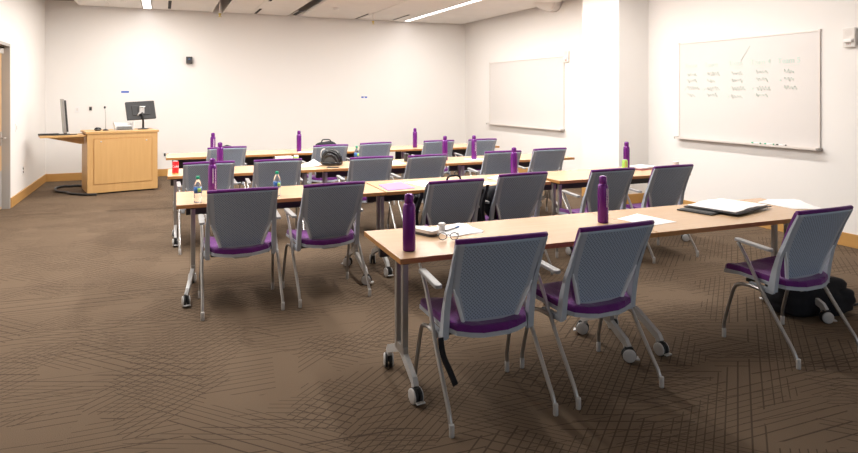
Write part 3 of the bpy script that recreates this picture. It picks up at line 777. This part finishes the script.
# cup on the second row, far right, and the mug of the third row
t = thing('paper_cup', 'white and pink cup in the second row behind the rightmost chair', 'cup', (5.63, 5.58, TT))
MB().lathe([(.026, 0), (.034, .095), (.036, .1), (.034, .102)], M['white_plastic'], seg=18).build('cup_body', t)
MB().lathe([(.0305, .035), (.0335, .07)], mat('pink_band', (.75, .45, .42), .5), seg=18).build('cup_band', t)
t = thing('coffee_mug', 'dark mug with a pale lid at the third row between two chairs', 'mug', (3.01, 7.72, TT))
MB().lathe([(.025, 0), (.030, .006), (.031, .070), (.031, .088)], M['dark'], seg=20).build('mug_body', t)
MB().lathe([(.037, .086), (.037, .10), (.03, .108)], M['dark'], seg=20).build('mug_lid', t)
MB().tube(smooth([(.035, 0, .07), (.06, 0, .065), (.06, 0, .03), (.035, 0, .02)]), .005, M['dark'], 6).build('handle', t)

# ------------------------------------------------------------------ papers, books, small things
def sheet_of(name, pts, z, label, cat, m=M['paper'], th=.0015, layers=1, lines=False):
    cx = sum(p[0] for p in pts)/len(pts); cy = sum(p[1] for p in pts)/len(pts)
    b = MB()
    for k in range(layers):
        a = (k-(layers-1)/2)*R(7); o_ = [(((p[0]-cx)*math.cos(a)-(p[1]-cy)*math.sin(a)), ((p[0]-cx)*math.sin(a)+(p[1]-cy)*math.cos(a))) for p in pts]
        b.slab(o_, k*th*1.1, k*th*1.1+th, m)
    if lines:
        e0 = Vector((pts[1][0]-pts[0][0], pts[1][1]-pts[0][1], 0)); e1 = Vector((pts[3][0]-pts[0][0], pts[3][1]-pts[0][1], 0)); p0 = Vector((pts[0][0]-cx, pts[0][1]-cy, layers*th*1.1))
        T0 = math.degrees(math.atan2(e0.y, e0.x))
        for i in range(9):
            c = p0+e0*.5+e1*(.12+.085*i); b.box(c, (e0.length*random.uniform(.5, .8), .003, .0004), M['ink'], 0, RZ(T0))
    o = b.build(name, None, (cx, cy, z+.0005)); return tag(o, label, cat)
sheet_of('paper_sheet', [(1.63, 3.79), (1.93, 3.86), (1.935, 3.57), (1.69, 3.53)], TT, 'white papers under the eyeglasses at the left of the front row', 'paper', layers=3, lines=True)
sheet_of('paper_sheet', [(3.03, 3.56), (3.30, 3.655), (3.345, 3.31), (3.075, 3.28)], TT, 'single white sheet on the front row where the two tables meet', 'paper')
sheet_of('paper_sheet', [(4.565, 3.63), (4.79, 3.70), (5.0, 3.60), (4.76, 3.22), (4.58, 3.31)], TT, 'white papers at the right end of the front row', 'paper', layers=2)
# grey case
t = thing('sunglasses_case', 'grey rounded case lying left of the front row papers', 'case', (1.565, 3.67, TT), R(-68))
MB().slab(rrect(.20, .09, .035, 5), 0, .018, M['dark'], 0).build('case_base', t)
MB().slab(rrect(.202, .092, .035, 5), .018, .038, M['board_frame'], .014, seg=3).build('case_lid', t)
t = thing('small_jar', 'small white lidded jar standing on the front row papers', 'jar', (1.695, 3.70, TT+.006))
MB().lathe([(.021, 0), (.022, .003), (.022, .032)], M['white_plastic'], seg=20).build('jar_body', t)
MB().lathe([(.023, .031), (.023, .048), (.021, .05)], M['white_plastic'], seg=20).build('jar_lid', t)
t = thing('pen', 'slim blue-grey pen lying on the front row papers by the jar', 'pen', (1.70, 3.66, TT+.011))
MB().tube([(0, 0, 0), (.125, .075, 0)], .0045, M['silver'], 8).build('pen_barrel', t)
MB().tube([(.10, .06, 0), (.14, .084, 0)], .0053, M['blue_label'], 8).build('pen_cap', t)
# eyeglasses
t = thing('eyeglasses', 'round wire eyeglasses lying on the front row table', 'eyeglasses', (1.62, 3.44, TT+.008), R(-22))
for s in (-1, 1):
    c = [Vector((s*.036+.025*math.cos(a*math.pi/10), 0, .022+.022*math.sin(a*math.pi/10))) for a in range(20)]
    rb = MB().tube(c, 
        .0025, M['dark'], 6, closed=True).build('lens_rim', t)
    MB().lathe([(.0235, -.0005), (.0235, .0005)], M['glass'], (s*.036, 0, .022), 20, RX(90) @ Matrix.Diagonal((1, .9, 1, 1))).build('lens', rb)
    MB().tube(smooth([(s*.062, 0, .028), (s*.066, .02, .028), (s*.064, .09, .022), (s*.06, .13, .004)]),   .0023, M['dark'], 6).build('temple', t)
MB().tube(smooth([(-.012, 0, .026), (0, .0, .031), (.012, 0, .026)]), .0025, M['dark'], 6).build('bridge', t)
# open notebook over a black folio
t = thing('black_folio', 'black folder lying half under the open notebook on the front row', 'folder', (3.93, 3.56, TT), R(14))
MB().box((0, 0, .006), (.44, .28, .01), M['black'], .003).build('folder_cover', t)
MB().box((-.15, 0, .0125), (.10, .25, .003), M['dark']).build('folder_lining', t)
t = thing('open_notebook', 'open notebook with white pages on the front row right table', 'notebook', (4.10, 3.53, TT+.0155), R(14))
MB().box((0, 0, .004), (.56, .42, .006), M['black'], .002).build('notebook_cover', t)
def page(s):
    def fn(u, v):
        x = s*(.004+.255*u); return (x, -.19+.38*v, .014+.009*math.sin(min(1, u*1.6+.15)*math.pi)*.7+.004*(1-u))
    return MB().sheet(fn, 10, 1, (0, 0, .003), M['paper'], smooth=False)
for s in (-1, 1):
    MB().box((s*.128, 0, .0105), (.245, .378, .007), M['ivory']).build('page_block', t)
    page(s).build('open_page', t)
# second row
sheet_of('purple_folder', [(1.975, 5.82), (2.25, 5.93), (2.235, 5.50), (1.945, 5.455)], TT, 'thin purple folder on the second row middle table', 'folder', M['lavender'], .004)
sheet_of('paper_sheet', [(2.28, 5.90), (2.50, 5.93), (2.62, 5.56), (2.36, 5.52)], TT, 'white sheets right of the purple folder in the second row', 'paper', layers=2)
sheet_of('paper_sheet', [(2.86, 5.60), (3.06, 5.66), (3.12, 5.46), (2.92, 5.42)], TT, 'white sheet in the second row between the two backpack chairs', 'paper')
sheet_of('magazine', [(3.18, 5.80), (3.42, 5.92), (3.50, 5.68), (3.24, 5.62)], TT+.0, 'printed magazine lying behind a second row chair beside the purple bottle', 'magazine', layers=3, lines=True, th=.004)
t = thing('closed_book', 'dark covered book topped with white pages at the right end of the second row', 'book', (5.36, 5.86, TT), R(12))
MB().box((0, 0, .005), (.34, .26, .008), M['red_dark'], .002).build('book_cover', t)
MB().box((0.01, .01, .019), (.31, .24, .018), M['paper'], .002).build('book_pages', t)
# third row
def curl(u, v):
    return (-.15+.27*u, -.15+.30*v, .003+.06*max(0, (u-.35)/.65)**2*(.3+.7*v))
b = MB(); b.sheet(curl, 14, 6, (0, 0, .002), M['paper'])
o = b.build('paper_stack', None, (1.70, 7.76, TT+.001)); o.rotation_euler = (0, 0, R(8)); tag(o, 'curling white papers left of the black helmet in the third row', 'paper')
t = thing('mobile_phone', 'dark phone lying in front of the helmet in the third row', 'phone', (1.93, 7.44, TT), R(-25))
MB().slab(rrect(.15, .075, .01), 0, .008, M['dark'], .002).build('phone_body', t)
MB().slab(rrect(.14, .066, .006), .008, .0086, M['screen']).build('phone_screen', t)
sheet_of('paper_sheet', [(3.86, 7.70), (4.10, 7.72), (4.16, 7.53), (3.90, 7.50)], TT, 'white sheet under the third row purple bottle by the fifth chair', 'paper')
sheet_of('paper_sheet', [(2.62, 7.92), (2.90, 7.93), (2.92, 7.50), (2.64, 7.48)], TT, 'large white sheet in the third row left of the dark mug', 'paper')
sheet_of('paper_sheet', [(1.95, 9.68), (2.18, 9.68), (2.18, 9.53), (1.93, 9.53)], TT, 'white papers at the back row purple bottle left of the black bag', 'paper', layers=2)
sheet_of('paper_sheet', [(4.14, 9.7), (4.36, 9.7), (4.36, 9.52), (4.14, 9.52)], TT, 'white papers in the back row between the two rightmost chairs', 'paper', layers=2)
# helmet
def helmet():
    t = thing('bicycle_helmet', 'black vented bicycle helmet on the third row table', 'helmet', (1.99, 7.72, TT), R(-35))
    def dome(r, z0=.0, a=1.22, b_=.92, c=.93):
        def fn(u, v):
            th_ = u*2*math.pi; ph = v*math.pi/2
            return (a*r*math.cos(th_)*math.cos(ph), b_*r*math.sin(th_)*math.cos(ph), z0+c*r*math.sin(ph))
        return fn
    d = MB(); f_ = dome(.118, .018)
    A = [[d.bm.verts.new(f_(i/24, j/8*.96)) for i in range(24)] for j in range(9)]
    fs = []
    for j in range(8):
        for i in range(24): fs.append(d.bm.faces.new((A[j][i], A[j][(i+1) % 24], A[j+1][(i+1) % 24], A[j+1][i])))
    fs.append(d.bm.faces.new(A[8])); d._fin(fs, M['dark'], True); d.build('inner_liner', t)
    s = MB()
    for off in (-.085, -.052, -.018, .018, .052, .085):
        pts = []
        for k in range(13):
            ph = -.05+math.pi*1.02*k/12; w2 = math.sqrt(max(.0, 1-(off/.112)**2))
            pts.append((.150*w2*math.cos(ph)*(1 if math.cos(ph) > 0 else 1.04), off*(.8+.2*math.sin(ph)), .02+.118*w2*max(0, math.sin(ph))))
        s.tube(pts, [.012+.006*math.sin(math.pi*k/12) for k in range(13)], M['gloss_black'], 6, flat=.8)
    s.build('outer_shell', t)
    r = MB(); r.tube([(.146*math.cos(a*math.pi/12), .11*math.sin(a*math.pi/12), .02) for a in range(24)], .014, M['gloss_black'], 8, closed=True); r.build('lower_rim', t)
    v = MB(); v.tube(smooth([(-.14, .03, .03), (-.17, .0, .08), (-.13, -.05, .14), (-.08, -.06, .15)]), .006, M['white_plastic'], 6, flat=1); v.build('strap', t)
    t.scale = (.88, .95, 1.38)
    return t
helmet()
# bags
def blob(parent, name, c, s_, m, seed, T=None, nz=.06):
    b = bmesh.new(); bmesh.ops.create_cube(b, size=2); bmesh.ops.subdivide_edges(b, edges=b.edges[:], cuts=7, use_grid_fill=True)
    rnd = random.Random(seed); ph = [rnd.uniform(0, 6) for _ in range(6)]
    for v in b.verts:
        p = v.co; q = Vector([math.copysign(abs(x)**1.0, x) for x in p]); n = (abs(p.x)**4+abs(p.y)**4+abs(p.z)**4)**.25
        q = q/n
        q *= 1+nz*math.sin(4*q.x+ph[0]+2*q.z)*math.cos(5*q.y+ph[1])+nz*.6*math.sin(9*q.z+ph[2]+3*q.x)
        v.co = Vector((q.x*s_[0], q.y*s_[1], q.z*s_[2]))
    if T is not None: b.transform(T)
    zmin = min(v.co.z for v in b.verts)
    b.transform(Matrix.Translation(c))
    mb = MB(); mb._merge(b, m, True); return mb.build(name, parent)
# bag on the floor under the front right table
t = thing('backpack', 'black backpack slumped on the carpet behind the right front row chair', 'bag', (4.50, 3.16, 0), R(-8))
blob(t, 'bag_body', (0, 0, .135), (.30, .15, .13), M['black_fabric'], 1)
blob(t, 'front_pocket', (.16, -.03, .10), (.15, .14, .10), M['black_fabric'], 5)
MB().tube(smooth([(-.1, -.08, .24), (-.02, -.10, .29), (.08, -.06, .28), (.14, 0, .25)]), .012, M['black_fabric'], 6, flat=.5).build('carry_handle', t)
MB().tube(smooth([(.28, -.05, .06), (.36, -.03, .02), (.46, 0, .012), (.62, .02, .012)]), .014, M['black_fabric'], 6, flat=.5).build('shoulder_strap', t)
# backpacks standing on second row seats
def seatbag(x, y, z, label, sx, sy, sz, seed, hx, lh=.03):
    t = thing('backpack', label, 'bag', (x, y, z))
    blob(t, 'bag_body', (0, 0, sz), (sx, sy, sz), M['black_fabric'], seed, nz=.03)
    MB().tube(smooth([(hx-.075, 0, 2*sz-.03), (hx-.055, 0, 2*sz+lh*.75), (hx, 0, 2*sz+lh), (hx+.055, 0, 2*sz+lh*.75), (hx+.075, 0, 2*sz-.03)]), .009, M['black_fabric'], 6).build('carry_handle', t)
    blob(t, 'front_pocket', (0, sy, sz*.7), (sx*.8, .05, sz*.55), M['black_fabric'], seed+9, nz=.03)
    return t
seatbag(2.26, 4.90, .485, 'black backpack on the seat of the second row chair, loop above its back', .18, .085, .205, 3, .10, .042)
seatbag(2.95, 5.04, .485, 'black bag on the seat of the second row chair beside the magazine', .19, .085, .16, 4, 0)
seatbag(2.19, 8.83, .485, 'black bag on a back row seat, handle showing above the chair', .17, .09, .240, 6, .0, .03)
# black side parts hanging left of those chairs
for x, y, lb in ((1.95, 4.86, 'black jacket hanging at the left side of the second row chair with the loop'), (2.66, 5.02, 'black coat hanging between the two backpack chairs of the second row')):
    t = thing('jacket', lb, 'jacket', (x, y, .0))
    b = MB(); b.sheet(lambda u, v: (-.05*(1-v)+.03+.015*math.sin(u*9)+.015*math.sin(v*8), -.14+.26*u, .40+(.44-.10*u)*v), 12, 10, (-.03, .0, 0), M['black_fabric']); b.build('jacket_body', t)
    b = MB(); b.tube(smooth([(.02, -.06, .80), (-.02, -.02, .68), (-.05, .0, .54), (-.04, .02, .42)]), [.03]*12+[.026], M['black_fabric'], 8, flat=.6); b.build('sleeve', t)
# cap beyond the leftmost back row chair
t = thing('baseball_cap', 'black cap lying in the back row beside the leftmost purple bottle', 'cap', (.95, 9.85, TT), R(20))
b = MB(); b.lathe([(.085, 0), (.09, .03), (.08, .08), (.05, .115), (.012, .13), (.004, .134)], M['black_fabric'], (-.05, 0, .0), 20, Matrix.Diagonal((1.3, 1, 1, 1))); b.build('crown', t)
b = MB(); b.slab([(.05, -.075), (.12, -.07), (.17, -.03), (.17, .03), (.12, .07), (.05, .075)], .004, .012, M['black_fabric'], .003); b.build('brim', t)
# white plastic bag on the floor under the second row
t = thing('plastic_bag', 'crumpled white plastic bag under the second row table', 'bag', (3.42, 5.45, 0))
blob(t, 'bag_body', (0, 0, .125), (.12, .10, .12), M['white_plastic'], 8, nz=.13)
MB().tube(smooth([(-.04, 0, .22), (-.05, 0, .30), (.0, .0, .34), (.05, 0, .30), (.04, 0, .22)]), .008, M['white_plastic'], 6).build('bag_handle', t)
